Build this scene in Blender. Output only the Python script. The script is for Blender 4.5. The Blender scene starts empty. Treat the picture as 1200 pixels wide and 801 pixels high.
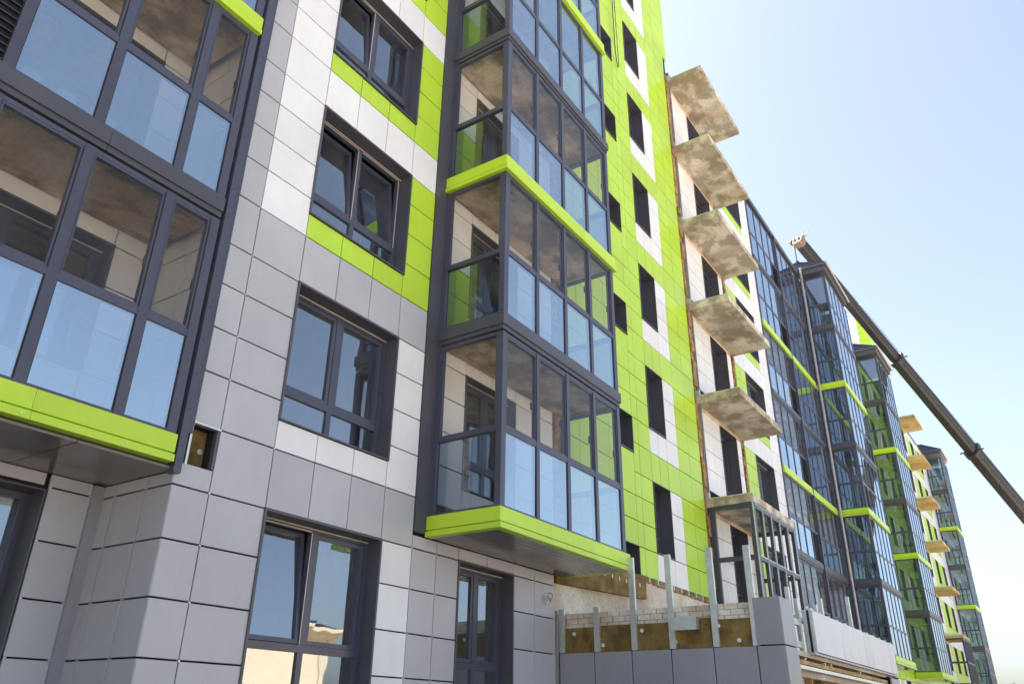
import bpy, math, random
from mathutils import Vector, Matrix
random.seed(7)
R = math.radians
CZ = 1.7                       # heights below are measured from the camera's eye, CZ above the ground
scene = bpy.context.scene
col = scene.collection
FH = 2.844                     # storey height
BASE, R1, R2, R3, HEAD = 2.763, 3.339, 3.862, 4.402, 4.927   # panel joints of one storey
SILL = 3.11
Z0 = 2.54                      # lower edge of the glazing of storey 0
# ------------------------------------------------------------------ materials
def new_mat(name):
    m = bpy.data.materials.new(name); m.use_nodes = True
    nt = m.node_tree
    return m, nt, nt.nodes, nt.links, nt.nodes['Principled BSDF']
def ramp(N, L, src, stops):
    r = N.new('ShaderNodeValToRGB'); e = r.color_ramp.elements
    while len(e) < len(stops): e.new(0.5)
    for i, (p, c) in enumerate(stops):
        e[i].position = p; e[i].color = (*c, 1)
    L.new(src, r.inputs['Fac']); return r
def noise(N, L, scale, detail=6, rough=0.6, stretch=None, off=0):
    tc = N.new('ShaderNodeTexCoord'); mp = N.new('ShaderNodeMapping')
    L.new(tc.outputs['Object'], mp.inputs['Vector'])
    mp.inputs['Location'].default_value = (off, off * .7, off * .3)
    if stretch: mp.inputs['Scale'].default_value = stretch
    oi = N.new('ShaderNodeObjectInfo'); va = N.new('ShaderNodeVectorMath'); va.operation = 'MULTIPLY_ADD'
    va.inputs[1].default_value = (37, 53, 71); L.new(oi.outputs['Random'], va.inputs[0]); L.new(mp.outputs['Vector'], va.inputs[2])
    n = N.new('ShaderNodeTexNoise'); n.inputs['Scale'].default_value = scale
    n.inputs['Detail'].default_value = detail; n.inputs['Roughness'].default_value = rough
    L.new(va.outputs[0], n.inputs['Vector']); return n
def mat_panel(name, c, rough=.38, var=.035, spec=.5, bump=.02):
    m, nt, N, L, b = new_mat(name)
    n = noise(N, L, 1.1, 5)
    lo = tuple(x * (1 - var * 2) for x in c); hi = tuple(min(1, x * (1 + var)) for x in c)
    r = ramp(N, L, n.outputs['Fac'], [(.3, lo), (.7, hi)])
    # faint dirt streaks and dust
    n2 = noise(N, L, 5, 8, .7, (1.4, 1.4, .35), 3)
    r2 = ramp(N, L, n2.outputs['Fac'], [(.42, (.93, .925, .91)), (.62, (1, 1, 1))])
    mx = N.new('ShaderNodeMix'); mx.data_type = 'RGBA'; mx.blend_type = 'MULTIPLY'; mx.inputs['Factor'].default_value = .35
    L.new(r.outputs['Color'], mx.inputs['A']); L.new(r2.outputs['Color'], mx.inputs['B'])
    ge = N.new('ShaderNodeNewGeometry'); tone = ramp(N, L, ge.outputs['Random Per Island'], [(0, (.93, .93, .935)), (.5, (.985, .985, .98)), (1, (1.03, 1.03, 1.03))])
    mt = N.new('ShaderNodeMix'); mt.data_type = 'RGBA'; mt.blend_type = 'MULTIPLY'; mt.inputs['Factor'].default_value = 1
    L.new(mx.outputs['Result'], mt.inputs['A']); L.new(tone.outputs['Color'], mt.inputs['B']); L.new(mt.outputs['Result'], b.inputs['Base Color'])
    rr = N.new('ShaderNodeMapRange'); rr.inputs['To Min'].default_value = rough - .06; rr.inputs['To Max'].default_value = rough + .1
    L.new(n2.outputs['Fac'], rr.inputs['Value']); L.new(rr.outputs['Result'], b.inputs['Roughness'])
    b.inputs['Specular IOR Level'].default_value = spec
    bp = N.new('ShaderNodeBump'); bp.inputs['Strength'].default_value = bump; bp.inputs['Distance'].default_value = .05
    n3 = noise(N, L, 1.6, 2, .5, None, 9)
    L.new(n3.outputs['Fac'], bp.inputs['Height']); L.new(bp.outputs['Normal'], b.inputs['Normal'])
    return m
def mat_concrete(name, a, c, scale=1.6, w=.14):
    m, nt, N, L, b = new_mat(name)
    n = noise(N, L, scale, 10, .62, (1, 1.4, 1))
    r = ramp(N, L, n.outputs['Fac'], [(.5 - w, a), (.5, tuple((x + y) / 2 for x, y in zip(a, c))), (.5 + w, c)])
    n2 = noise(N, L, scale * 14, 6, .7, None, 5)
    r2 = ramp(N, L, n2.outputs['Fac'], [(.35, (.8, .79, .77)), (.65, (1.08, 1.08, 1.07))])
    n3 = noise(N, L, scale * .8, 4, .5, (1, .5, 1), 11)
    r3 = ramp(N, L, n3.outputs['Fac'], [(.44, (.72, .64, .55)), (.58, (1, 1, 1))])
    mx = N.new('ShaderNodeMix'); mx.data_type = 'RGBA'; mx.blend_type = 'MULTIPLY'; mx.inputs['Factor'].default_value = 1
    L.new(r.outputs['Color'], mx.inputs['A']); L.new(r2.outputs['Color'], mx.inputs['B'])
    my = N.new('ShaderNodeMix'); my.data_type = 'RGBA'; my.blend_type = 'MULTIPLY'; my.inputs['Factor'].default_value = .8
    L.new(mx.outputs['Result'], my.inputs['A']); L.new(r3.outputs['Color'], my.inputs['B'])
    L.new(my.outputs['Result'], b.inputs['Base Color'])
    b.inputs['Roughness'].default_value = .9
    bp = N.new('ShaderNodeBump'); bp.inputs['Strength'].default_value = .35; bp.inputs['Distance'].default_value = .02
    L.new(n2.outputs['Fac'], bp.inputs['Height']); L.new(bp.outputs['Normal'], b.inputs['Normal'])
    return m
def mat_metal(name, c, rough, metallic=0.0, var=.15):
    m, nt, N, L, b = new_mat(name)
    n = noise(N, L, 9, 6, .6)
    r = ramp(N, L, n.outputs['Fac'], [(.3, tuple(x * (1 - var) for x in c)), (.7, tuple(x * (1 + var) for x in c))])
    L.new(r.outputs['Color'], b.inputs['Base Color'])
    b.inputs['Roughness'].default_value = rough; b.inputs['Metallic'].default_value = metallic
    if rough > .85: b.inputs['Specular IOR Level'].default_value = .05
    return m
def mat_glass(name, r0, tint, gl=(.95, .97, 1), wave=.0022):
    m, nt, N, L, b = new_mat(name)
    N.remove(b); out = N['Material Output']
    lw = N.new('ShaderNodeLayerWeight'); lw.inputs['Blend'].default_value = .5
    p = N.new('ShaderNodeMath'); p.operation = 'POWER'; p.inputs[1].default_value = 4.0
    L.new(lw.outputs['Facing'], p.inputs[0])
    mr = N.new('ShaderNodeMapRange'); mr.inputs['To Min'].default_value = r0; mr.inputs['To Max'].default_value = 1
    L.new(p.outputs[0], mr.inputs['Value'])
    t = N.new('ShaderNodeBsdfTransparent'); t.inputs['Color'].default_value = (*tint, 1)
    g = N.new('ShaderNodeBsdfGlossy'); g.inputs['Color'].default_value = (*gl, 1); g.inputs['Roughness'].default_value = .015
    n = noise(N, L, 1.3, 2, .5)
    bp = N.new('ShaderNodeBump'); bp.inputs['Strength'].default_value = 1; bp.inputs['Distance'].default_value = wave
    L.new(n.outputs['Fac'], bp.inputs['Height']); L.new(bp.outputs['Normal'], g.inputs['Normal'])
    d = N.new('ShaderNodeBsdfDiffuse'); d.inputs['Color'].default_value = (.55, .57, .6, 1)   # dust film
    n2 = noise(N, L, 2.2, 8, .7, (1.3, 1.3, .5), 4)
    dr = N.new('ShaderNodeMapRange'); dr.inputs['From Min'].default_value = .4; dr.inputs['From Max'].default_value = .8
    dr.inputs['To Min'].default_value = .015; dr.inputs['To Max'].default_value = .09
    L.new(n2.outputs['Fac'], dr.inputs['Value'])
    mix = N.new('ShaderNodeMixShader'); mix2 = N.new('ShaderNodeMixShader')
    L.new(mr.outputs['Result'], mix.inputs['Fac']); L.new(t.outputs[0], mix.inputs[1]); L.new(g.outputs[0], mix.inputs[2])
    L.new(dr.outputs['Result'], mix2.inputs['Fac']); L.new(mix.outputs[0], mix2.inputs[1]); L.new(d.outputs[0], mix2.inputs[2])
    L.new(mix2.outputs[0], out.inputs['Surface'])
    return m
M = {}
M['grey'] = mat_panel('grey_cladding', (.465, .467, .51), .34)
M['white'] = mat_panel('white_cladding', (.78, .79, .82), .36, .035, .35)
M['green'] = mat_panel('green_cladding', (.46, .69, .046), .32, .035, .4)
M['podium'] = mat_panel('podium_grey_cladding', (.30, .30, .34), .32)
M['dark'] = mat_panel('dark_flashing', (.075, .075, .095), .38, .08, .5, .04)
M['frame'] = mat_panel('dark_window_frame', (.066, .070, .108), .33, .06, .5, .0)
M['lime'] = mat_panel('lime_trim', (.50, .73, .036), .32, .03)
M['soffit'] = mat_panel('dark_soffit_slats', (.22, .20, .19), .16, .10)
M['backing'] = mat_panel('dark_backing_wall', (.03, .03, .032), .9, .1, .1)
M['room'] = mat_panel('room_plaster', (.30, .28, .26), .9, .1, .1)
M['cream'] = mat_panel('cream_rebate', (.62, .55, .47), .5, .1, .3)
M['concrete'] = mat_concrete('balcony_concrete', (.30, .23, .155), (.70, .585, .44), 1.4, .075)
M['slab'] = mat_concrete('slab_concrete', (.40, .355, .295), (.70, .655, .575), 1.3, .05)
M['ledger'] = mat_concrete('ledger_plaster', (.60, .47, .34), (.74, .60, .45), 2)
M['brightened_grey'] = mat_panel('brightened_grey_cladding', (.66, .66, .71), .30)  # grey lightened so the colour carries grazing sheen and bounce on the parapet front
M['concrete_wall'] = mat_concrete('raw_concrete_wall', (.62, .57, .50), (.80, .76, .69), .9)
M['plywood'] = mat_concrete('slab_with_tan_formwork', (.52, .35, .16), (.72, .52, .27), .8)
M['wool'] = mat_concrete('mineral_wool', (.14, .09, .028), (.30, .21, .07), 3.)
M['wool_edge'] = mat_concrete('raw_wool_edge', (.20, .11, .04), (.52, .34, .16), 9.)
M['brick'] = mat_concrete('white_brick', (.70, .65, .58), (.86, .82, .76), 4.)
M['mortar'] = mat_concrete('mortar', (.42, .38, .33), (.55, .5, .44), 4.)
M['timber'] = mat_concrete('raw_timber', (.42, .27, .12), (.66, .46, .22), 5.)
M['zinc'] = mat_metal('galvanised_steel', (.62, .66, .66), .42, .75, .1)
M['pipe'] = mat_metal('drainpipe_steel', (.42, .38, .38), .35, .6, .15)
M['boom'] = mat_metal('brown_grey_boom_paint', (.026, .026, .030), .6, .0, .3)
M['rust'] = mat_metal('orange_steel', (.24, .17, .12), .6, 0, .3)
M['tile'] = mat_metal('dark_roof_sheet', (.005, .008, .018), .9, .0)
M['black'] = mat_metal('black_rubber', (.02, .02, .02), .6)
M['orange_wire'] = mat_metal('copper_wire', (.5, .16, .08), .6)
M['facade_cream'] = mat_panel('cream_plaster', (.72, .58, .40), .9, .06, .2)
M['glass_solar'] = mat_glass('tinted_solar_glass', .52, (.42, .54, .66), (.74, .87, 1))
M['glass_clear'] = mat_glass('clear_glass', .02, (.88, .86, .83), (.6, .65, .7))
M['glass_tower_side'] = mat_glass('tower_side_glass', .27, (.26, .34, .40), (.72, .82, 1))
M['glass_side'] = mat_glass('tinted_side_glass', .12, (.44, .50, .55))
M['glass_win'] = mat_glass('window_glass', .32, (.62, .66, .68), (.78, .88, 1))
# ------------------------------------------------------------------ mesh builder
class MB:
    def __init__(s): s.v = []; s.f = []; s.m = []; s.mats = []; s.smooth = False
    def mi(s, m):
        if m not in s.mats: s.mats.append(m)
        return s.mats.index(m)
    def quad(s, a, b, c, d, m):
        i = len(s.v); s.v += [tuple(a), tuple(b), tuple(c), tuple(d)]; s.f.append((i, i + 1, i + 2, i + 3)); s.m.append(s.mi(m))
    def hexa(s, p, m):
        i = len(s.v); s.v += [tuple(q) for q in p]; k = s.mi(m)
        for q in ((0, 3, 2, 1), (4, 5, 6, 7), (0, 1, 5, 4), (1, 2, 6, 5), (2, 3, 7, 6), (3, 0, 4, 7)):
            s.f.append(tuple(i + j for j in q)); s.m.append(k)
    def box(s, x0, x1, y0, y1, z0, z1, m):
        s.hexa([(x0, y0, z0), (x1, y0, z0), (x1, y1, z0), (x0, y1, z0), (x0, y0, z1), (x1, y0, z1), (x1, y1, z1), (x0, y1, z1)], m)
    def panel(s, o, u, v, w, h, n, m, th=.03, ch=.003, tilt=.003):
        """cassette panel with chamfered front edges: o corner, u/v unit axes, n outward normal"""
        o = Vector(o); u = Vector(u); v = Vector(v); n = Vector(n)
        t = [random.uniform(-tilt, tilt) for _ in range(4)]
        P = lambda a, b, d: tuple(o + u * a + v * b + n * d)
        i = len(s.v); k = s.mi(m)
        s.v += [P(0, 0, -th), P(w, 0, -th), P(w, h, -th), P(0, h, -th),
                P(0, 0, -ch), P(w, 0, -ch), P(w, h, -ch), P(0, h, -ch),
                P(ch, ch, t[0]), P(w - ch, ch, t[1]), P(w - ch, h - ch, t[2]), P(ch, h - ch, t[3])]
        fs = [(8, 9, 10, 11)]
        for a in range(4):
            b = (a + 1) % 4
            fs += [(a, b, 4 + b, 4 + a), (4 + a, 4 + b, 8 + b, 8 + a)]
        for f in fs: s.f.append(tuple(i + j for j in f)); s.m.append(k)
    def front(s, x0, x1, z0, z1, y, m, gx=.0065, gz=.0085, **k):      # panel facing -Y
        s.panel((x0 + gx, y, z0 + gz), (1, 0, 0), (0, 0, 1), x1 - x0 - 2 * gx, z1 - z0 - 2 * gz, (0, -1, 0), m, **k)
    def side(s, y0, y1, z0, z1, x, m, gx=.0075, gz=.0085, **k):       # panel facing -X
        s.panel((x, y1 - gx, z0 + gz), (0, -1, 0), (0, 0, 1), y1 - y0 - 2 * gx, z1 - z0 - 2 * gz, (-1, 0, 0), m, **k)
    def tube(s, pts, r, m, n=8, cap=True):
        pts = [Vector(p) for p in pts]; k = s.mi(m); rings = []
        for i, p in enumerate(pts):
            d = (pts[min(i + 1, len(pts) - 1)] - pts[max(i - 1, 0)]).normalized()
            a = d.cross(Vector((0, 0, 1)));
            if a.length < .01: a = d.cross(Vector((1, 0, 0)))
            a.normalize(); b = d.cross(a); rr = r[i] if isinstance(r, (list, tuple)) else r
            rings.append(len(s.v))
            for j in range(n):
                t = 2 * math.pi * j / n; s.v.append(tuple(p + a * math.cos(t) * rr + b * math.sin(t) * rr))
        for i in range(len(pts) - 1):
            for j in range(n):
                q = (j + 1) % n; s.f.append((rings[i] + j, rings[i] + q, rings[i + 1] + q, rings[i + 1] + j)); s.m.append(k)
        if cap:
            s.f.append(tuple(rings[0] + j for j in range(n))[::-1]); s.m.append(k)
            s.f.append(tuple(rings[-1] + j for j in range(n))); s.m.append(k)
    def mesh(s, name, shift=(0, 0, 0)):
        me = bpy.data.meshes.new(name)
        me.from_pydata([(a - shift[0], b - shift[1], c - shift[2]) for a, b, c in s.v], [], s.f)
        for m in s.mats: me.materials.append(M[m])
        me.polygons.foreach_set('material_index', s.m); me.update()
        return me
def link(name, me, parent=None, loc=(0, 0, 0)):
    o = bpy.data.objects.new(name, me); col.objects.link(o); o.location = loc
    if parent: o.parent = parent
    return o
def tag(o, label=None, cat=None, group=None, kind=None):
    if label: o['label'] = label
    if cat: o['category'] = cat
    if group: o['group'] = group
    if kind: o['kind'] = kind
    return o
def empty(name, loc, rz=0):
    o = bpy.data.objects.new(name, None); col.objects.link(o); o.location = loc; o.rotation_euler = (0, 0, rz); o.empty_display_size = .3
    return o
class Bld:
    """a building: children are built in eye-relative coordinates and moved below its Empty"""
    def __init__(s, name, base, rz, label, cat):
        s.base = Vector((base[0], base[1], -CZ)); s.root = tag(empty(name, (base[0], base[1], 0), rz), label, cat)
    def part(s, name, mb, parent=None, origin=None):
        """origin: local origin of a part (eye-relative coords); sub-parts sit at their parent's origin"""
        if parent is None:
            og = Vector(origin) if origin else s.base
            o = link(name, mb.mesh(name, og), s.root, og - s.base); o['og'] = tuple(og)
        else:
            og = Vector(parent['og']); o = link(name, mb.mesh(name, og), parent)
        return o
    def place(s, proto, delta):
        """copy a part with its sub-parts, shifted by delta"""
        c = proto.copy(); col.objects.link(c); c.parent = s.root; c.location = Vector(proto.location) + Vector(delta)
        c['og'] = tuple(Vector(proto['og']) + Vector(delta))
        for ch in list(proto.children):
            d = ch.copy(); col.objects.link(d); d.parent = c
        return c
# ------------------------------------------------------------------ facade helpers
def wall_cells(mb, x0, x1, z0, z1, y0, y1, openings, m):
    """solid wall with rectangular holes"""
    xs = sorted({x0, x1, *[v for o in openings for v in o[:2] if x0 < v < x1]})
    for a, b in zip(xs, xs[1:]):
        cuts = sorted((o[2], o[3]) for o in openings if o[0] <= a + 1e-4 and o[1] >= b - 1e-4)
        z = z0
        for c, d in cuts:
            if c >= z1 or d <= z0: continue
            if c > z: mb.box(a, b, y0, y1, z, min(c, z1), m)
            z = max(z, d)
        if z < z1: mb.box(a, b, y0, y1, z, z1, m)
def split_open(x0, x1, z0, z1, openings):
    for (a, b, c, d) in openings:
        if x0 >= a - .02 and x1 <= b + .02 and z0 >= c - .03 and z1 <= d + .03: return True
    return False
def window_mb(x0, x1, z0, z1, y, depth=.2, tilt=(0, 0), split=True):
    """window in a facade at y: reveal, frame, two sashes over fixed lights"""
    fr, rv, sh, gl = MB(), MB(), [], MB()
    t = .018; yf = y + depth
    for a in (dict(x0=x0, x1=x0 + t), dict(x0=x1 - t, x1=x1)): rv.box(a['x0'], a['x1'], y - .018, yf + .07, z0 + t, z1 - t, 'dark')
    rv.box(x0, x1, y - .018, yf + .07, z1 - t, z1, 'dark'); rv.box(x0, x1, y - .03, yf + .07, z0, z0 + t, 'dark')
    # front lip round the opening
    rv.box(x0 - .012, x0, y - .018, y + .02, z0, z1, 'dark'); rv.box(x1, x1 + .012, y - .018, y + .02, z0, z1, 'dark')
    rv.box(x0 - .012, x1 + .012, y - .018, y + .02, z1, z1 + .012, 'dark')
    a0, a1, b0, b1 = x0 + t, x1 - t, z0 + t, z1 - t
    f = .055; d0, d1 = yf, yf + .075
    fr.box(a0, a0 + f, d0, d1, b0, b1, 'frame'); fr.box(a1 - f, a1, d0, d1, b0, b1, 'frame')
    fr.box(a0 + f, a1 - f, d0, d1, b0, b0 + f, 'frame'); fr.box(a0 + f, a1 - f, d0, d1, b1 - f, b1, 'frame')
    fr.box(a0, a1, d0 - .01, d0 - .001, b1 - .022, b1 - .01, 'cream')
    zt = z0 + .46; mid = (a0 + a1) / 2 + .0
    fr.box(a0 + f, a1 - f, d0 + .002, d1, zt - .04, zt + .04, 'frame')
    fr.box(mid - .04, mid + .04, d0 + .004, d1 - .002, b0 + f, b1 - f, 'frame')
    for (l, r) in ((a0 + f, mid - .04), (mid + .04, a1 - f)):
        gl.quad((l, yf + .03, b0 + f), (r, yf + .03, b0 + f), (r, yf + .03, zt - .04), (l, yf + .03, zt - .04), 'glass_win')
    for k, (l, r) in enumerate(((a0 + f, mid - .04), (mid + .04, a1 - f))):
        s = MB(); zb, ztop = zt + .04, b1 - f; w = .05; l += .004; r -= .004; zb += .004; ztop -= .004
        s.box(l, l + w, yf + .012, yf + .07, zb, ztop, 'frame'); s.box(r - w, r, yf + .012, yf + .07, zb, ztop, 'frame')
        s.box(l + w, r - w, yf + .012, yf + .07, zb, zb + w, 'frame'); s.box(l + w, r - w, yf + .012, yf + .07, ztop - w, ztop, 'frame')
        e = random.uniform(-.002, .002)
        s.quad((l + w, yf + .04 + e, zb + w), (r - w, yf + .04 - e, zb + w), (r - w, yf + .04, ztop - w), (l + w, yf + .04, ztop - w), 'glass_win')
        s.box(r - .012, r - .001, yf + .071, yf + .082, zb + .02, ztop - .02, 'cream')
        if tilt[k]:
            c, sn = math.cos(R(tilt[k])), math.sin(R(tilt[k])); py, pz = yf + .06, zb
            s.v = [(x, py + (yy - py) * c + (zz - pz) * sn, pz - (yy - py) * sn + (zz - pz) * c) for x, yy, zz in s.v]
            # cream rebate left bare on the fixed frame
            fr.box(r + .0035, r + .0039 + .01, yf - .001, yf + .003, zb, ztop, 'cream'); fr.box(l, r, yf - .001, yf + .001, ztop + .004, ztop + .016, 'cream')
        sh.append(s)
    return fr, rv, sh, gl
def add_window(B, x0, x1, z0, z1, y, depth=.2, tilt=(0, 0), name='window'):
    fr, rv, sh, gl = window_mb(x0, x1, z0, z1, y, depth, tilt)
    w = B.part(name, fr, origin=((x0 + x1) / 2, y, z0))
    B.part('reveal', rv, w)
    for s in sh: B.part('sash', s, w)
    B.part('fixed_pane', gl, w)
    return w
def small_window(B, x0, x1, z0, z1, y, depth=.24, name='window', rails=True):
    fr, rv, gl = MB(), MB(), MB(); t = .018; yf = y + depth
    for a, b in ((x0, x0 + t), (x1 - t, x1)): rv.box(a, b, y - .018, yf + .07, z0 + t, z1 - t, 'dark')
    rv.box(x0, x1, y - .018, yf + .07, z1 - t, z1, 'dark'); rv.box(x0, x1, y - .03, yf + .07, z0, z0 + t, 'dark')
    a0, a1, b0, b1 = x0 + t, x1 - t, z0 + t, z1 - t; f = .07
    fr.box(a0, a0 + f, yf, yf + .07, b0, b1, 'frame'); fr.box(a1 - f, a1, yf, yf + .07, b0, b1, 'frame')
    fr.box(a0 + f, a1 - f, yf, yf + .07, b0, b0 + f, 'frame'); fr.box(a0 + f, a1 - f, yf, yf + .07, b1 - f, b1, 'frame')
    if rails and z1 - z0 > 1.2: fr.box(a0 + f, a1 - f, yf + .002, yf + .068, z0 + .44, z0 + .51, 'frame')
    gl.quad((a0 + f, yf + .03, b0 + f), (a1 - f, yf + .03, b0 + f), (a1 - f, yf + .032, b1 - f), (a0 + f, yf + .032, b1 - f), 'glass_win')
    w = B.part(name, fr, origin=((x0 + x1) / 2, y, z0)); B.part('reveal', rv, w); B.part('pane', gl, w)
    return w
# trims: green two-step fascia / dark fascia
def trim_run(mb, x0, x1, yf, z, color, sides, yb, rside=True):
    if color == 'lime': prof = ((-.185, 0, .05), (-.208, -.185, .015), (-.28, -.208, .068))
    else: prof = ((-.18, 0, .035), (-.25, -.18, .012))
    m = 'lime' if color == 'lime' else 'dark'
    for a, b, p in prof:
        xl = x0 - p if sides else x0; xr = x1 + p if sides else x1
        nn = max(1, round((xr - xl) / 1.45))
        for i in range(nn): mb.box(xl + (xr - xl) * i / nn + (.002 if i else 0), xl + (xr - xl) * (i + 1) / nn - (.002 if i < nn - 1 else 0), yf - p, yf + .06, z + a, z + b, m)
        if sides:
            mb.box(xl, x0 + .06, yf + .06, yb, z + a, z + b, m)
            if rside: mb.box(x1 - .06, xr, yf + .06, yb, z + a, z + b, m)
    if color == 'lime':
        xx = x0 + .2
        while xx < x1: mb.tube([(xx, yf - .068, z - .245), (xx, yf - .073, z - .245)], .009, 'zinc', 6); xx += .48
        if sides:
            for yy in (yf + .15, yf + .62, yb - .1): mb.tube([(x0 - .068, yy, z - .245), (x0 - .073, yy, z - .245)], .009, 'zinc', 6)
def pane(mb, p, m):
    e = [random.uniform(-.0022, .0022) for _ in range(2)]
    (x0, y0), (x1, y1), z0, z1 = p
    dx, dy = x1 - x0, y1 - y0; l = math.hypot(dx, dy); nx, ny = dy / l, -dx / l
    mb.quad((x0 + nx * e[0], y0 + ny * e[0], z0), (x1, y1, z0), (x1 + nx * e[1], y1 + ny * e[1], z1), (x0, y0, z1), m)
def glazed_front(fr, lo, up, xs, yf, z, h, wpost, lom, upm, thick_ends=None, louvre=None, lv=None, slim=False):
    """glazing of one storey facing -Y; posts at xs; z lower edge, h clear height"""
    zm = z + 1.1
    fr.box(xs[0], xs[-1], yf, yf + .07, z, z + .045, 'frame'); fr.box(xs[0], xs[-1], yf, yf + .07, z + h - .05, z + h, 'frame')
    fr.box(xs[0], xs[-1], yf - .004, yf + .07, zm - .04, zm + .04, 'frame')
    for i, x in enumerate(xs):
        w = wpost
        if thick_ends and i in (0, len(xs) - 1): w = thick_ends
        fr.box(x - w / 2, x + w / 2, yf - .008, yf + .085, z + .002, z + h - .002, 'frame')
    for i, (a, b) in enumerate(zip(xs, xs[1:])):
        wa = (thick_ends if thick_ends and i == 0 else wpost) / 2; wb = (thick_ends if thick_ends and i == len(xs) - 2 else wpost) / 2
        l, r = a + wa, b - wb
        if louvre is not None and i == louvre:
            for q in range(12): lv.hexa([(l, yf + .01, z + .06 + q * .083), (r, yf + .01, z + .06 + q * .083), (r, yf + .05, z + .10 + q * .083), (l, yf + .05, z + .10 + q * .083),
                                         (l, yf + .01, z + .066 + q * .083), (r, yf + .01, z + .066 + q * .083), (r, yf + .05, z + .106 + q * .083), (l, yf + .05, z + .106 + q * .083)], 'frame')
            lv.box(l, r, yf + .055, yf + .06, z + .045, zm - .04, 'backing')
        else:
            pane(lo, ((l, yf + .012), (r, yf + .012), z + .045, zm - .04), lom)
            for q in (l, r - .012): fr.box(q, q + .012, yf + .006, yf + .05, z + .045, zm - .04, 'black')
        s = .030; zb, zt = zm + .04, z + h - .05
        if slim:
            pane(up, ((l, yf + .012), (r, yf + .012), zb, zt), upm); continue
        fr.box(l, l + s, yf + .004, yf + .065, zb, zt, 'frame'); fr.box(r - s, r, yf + .004, yf + .065, zb, zt, 'frame')
        fr.box(l + s, r - s, yf + .004, yf + .065, zb, zb + s, 'frame'); fr.box(l + s, r - s, yf + .004, yf + .065, zt - s, zt, 'frame')
        for q in (l + .002, r - .008): fr.box(q, q + .006, yf - .004, yf + .003, zb, zt, 'black')
        pane(up, ((l + s, yf + .022), (r - s, yf + .022), zb + s, zt - s), upm)
        fr.box(r - s * .7, r - s * .4, yf + .066, yf + .10, zb + .5, zb + .62, 'black')
def glazed_side(fr, lo, up, x, ya, yb, z, h, lom, upm, sgn):
    """side glazing at x between ya (front) and yb (wall)"""
    zm = z + 1.1; x0, x1 = (x, x + .07) if sgn < 0 else (x - .07, x); xc = (x0 + x1) / 2
    fr.box(x0, x1, ya, yb, z, z + .045, 'frame'); fr.box(x0, x1, ya, yb, z + h - .05, z + h, 'frame'); fr.box(x0 - .003, x1 + .003, ya, yb, zm - .04, zm + .04, 'frame')
    fr.box(x0 - .002, x1 + .002, yb - .07, yb, z + .002, z + h - .002, 'frame')
    pane(lo, ((xc, yb - .07), (xc, ya), z + .045, zm - .04), lom)
    s = .03
    for a, b in ((ya, ya + s), (yb - .07 - s, yb - .07)): fr.box(x0 + .005, x1 - .005, a, b, zm + .04, z + h - .05, 'frame')
    pane(up, ((xc, yb - .07 - s), (xc, ya + s), zm + .04, z + h - .05), upm)
def tower_storey(B, x0, x1, k, color, lom, upm, n=4, sidem=('glass_side', 'glass_clear'), yf=5.8, yb=6.97, slim=False):
    z = Z0 + FH * k; h = FH - .28
    bal = MB(); bal.box(x0 + .02, x1 - .02, yf + .062, yb, z - .24, z - .02, 'concrete')
    o = B.part('balcony', bal, origin=((x0 + x1) / 2, yf, z))
    tr = MB(); trim_run(tr, x0, x1, yf, z, color, True, yb); B.part('lime_trim' if color == 'lime' else 'dark_trim', tr, o)
    fr, lo, up = MB(), MB(), MB()
    xs = [x0 + .055 + (x1 - x0 - .11) * i / n for i in range(n + 1)]
    glazed_front(fr, lo, up, xs, yf, z, h, .06 if slim else .08, lom, upm, .11, slim=slim)
    ls, us, lr, ur = MB(), MB(), MB(), MB()
    glazed_side(fr, ls, us, x0, yf + .086, yb, z, h, sidem[0], sidem[1], -1)
    glazed_side(fr, lr, ur, x1, yf + .086, yb, z, h, sidem[0], sidem[1], 1)
    B.part('balcony_frame', fr, o); B.part('lower_glazing', lo, o); B.part('upper_glazing', up, o)
    
    for a, b in ((ls, us), (lr, ur)): B.part('lower_side_glazing', a, o); B.part('upper_side_glazing', b, o)
    return o
def loggia_storey(B, xs, k, color, lom, upm, yf, yb, wpost, louvre=None, slim=False):
    z = Z0 + FH * k; h = FH - .28; x0, x1 = xs[0] - wpost / 2, xs[-1] + wpost / 2
    bal = MB(); bal.box(x0, x1, yf + .09, yb, z - .24, z - .02, 'concrete')
    o = B.part('loggia', bal, origin=((x0 + x1) / 2, yf, z))
    tr = MB(); trim_run(tr, x0, x1, yf, z, color, False, yb); B.part('lime_trim' if color == 'lime' else 'dark_trim', tr, o)
    fr, lo, up, lv = MB(), MB(), MB(), MB()
    glazed_front(fr, lo, up, xs, yf, z, h, wpost, lom, upm, None, louvre, lv, slim)
    B.part('loggia_frame', fr, o); B.part('lower_glazing', lo, o); B.part('upper_glazing', up, o)
    if lv.f: B.part('louvre_grille', lv, o)
    return o
def rows(k):
    d = FH * k
    return [BASE + d, R1 + d, R2 + d, R3 + d, HEAD + d, BASE + FH + d]
def clad(mbs, xedges, zedges, y, colour, openings, zmax=99, zmin=-99, **kw):
    """fill cells with panels; colour(i column, x, z) -> key"""
    for a, b in zip(zedges, zedges[1:]):
        if a < zmin - .01 or b > zmax + .3: continue
        for i, (l, r) in enumerate(zip(xedges, xedges[1:])):
            if split_open(l, r, a, b, openings): continue
            c = colour((l + r) / 2, (a + b) / 2)
            if c: mbs[c].front(l, r, a, b, y, c, **kw)
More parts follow.
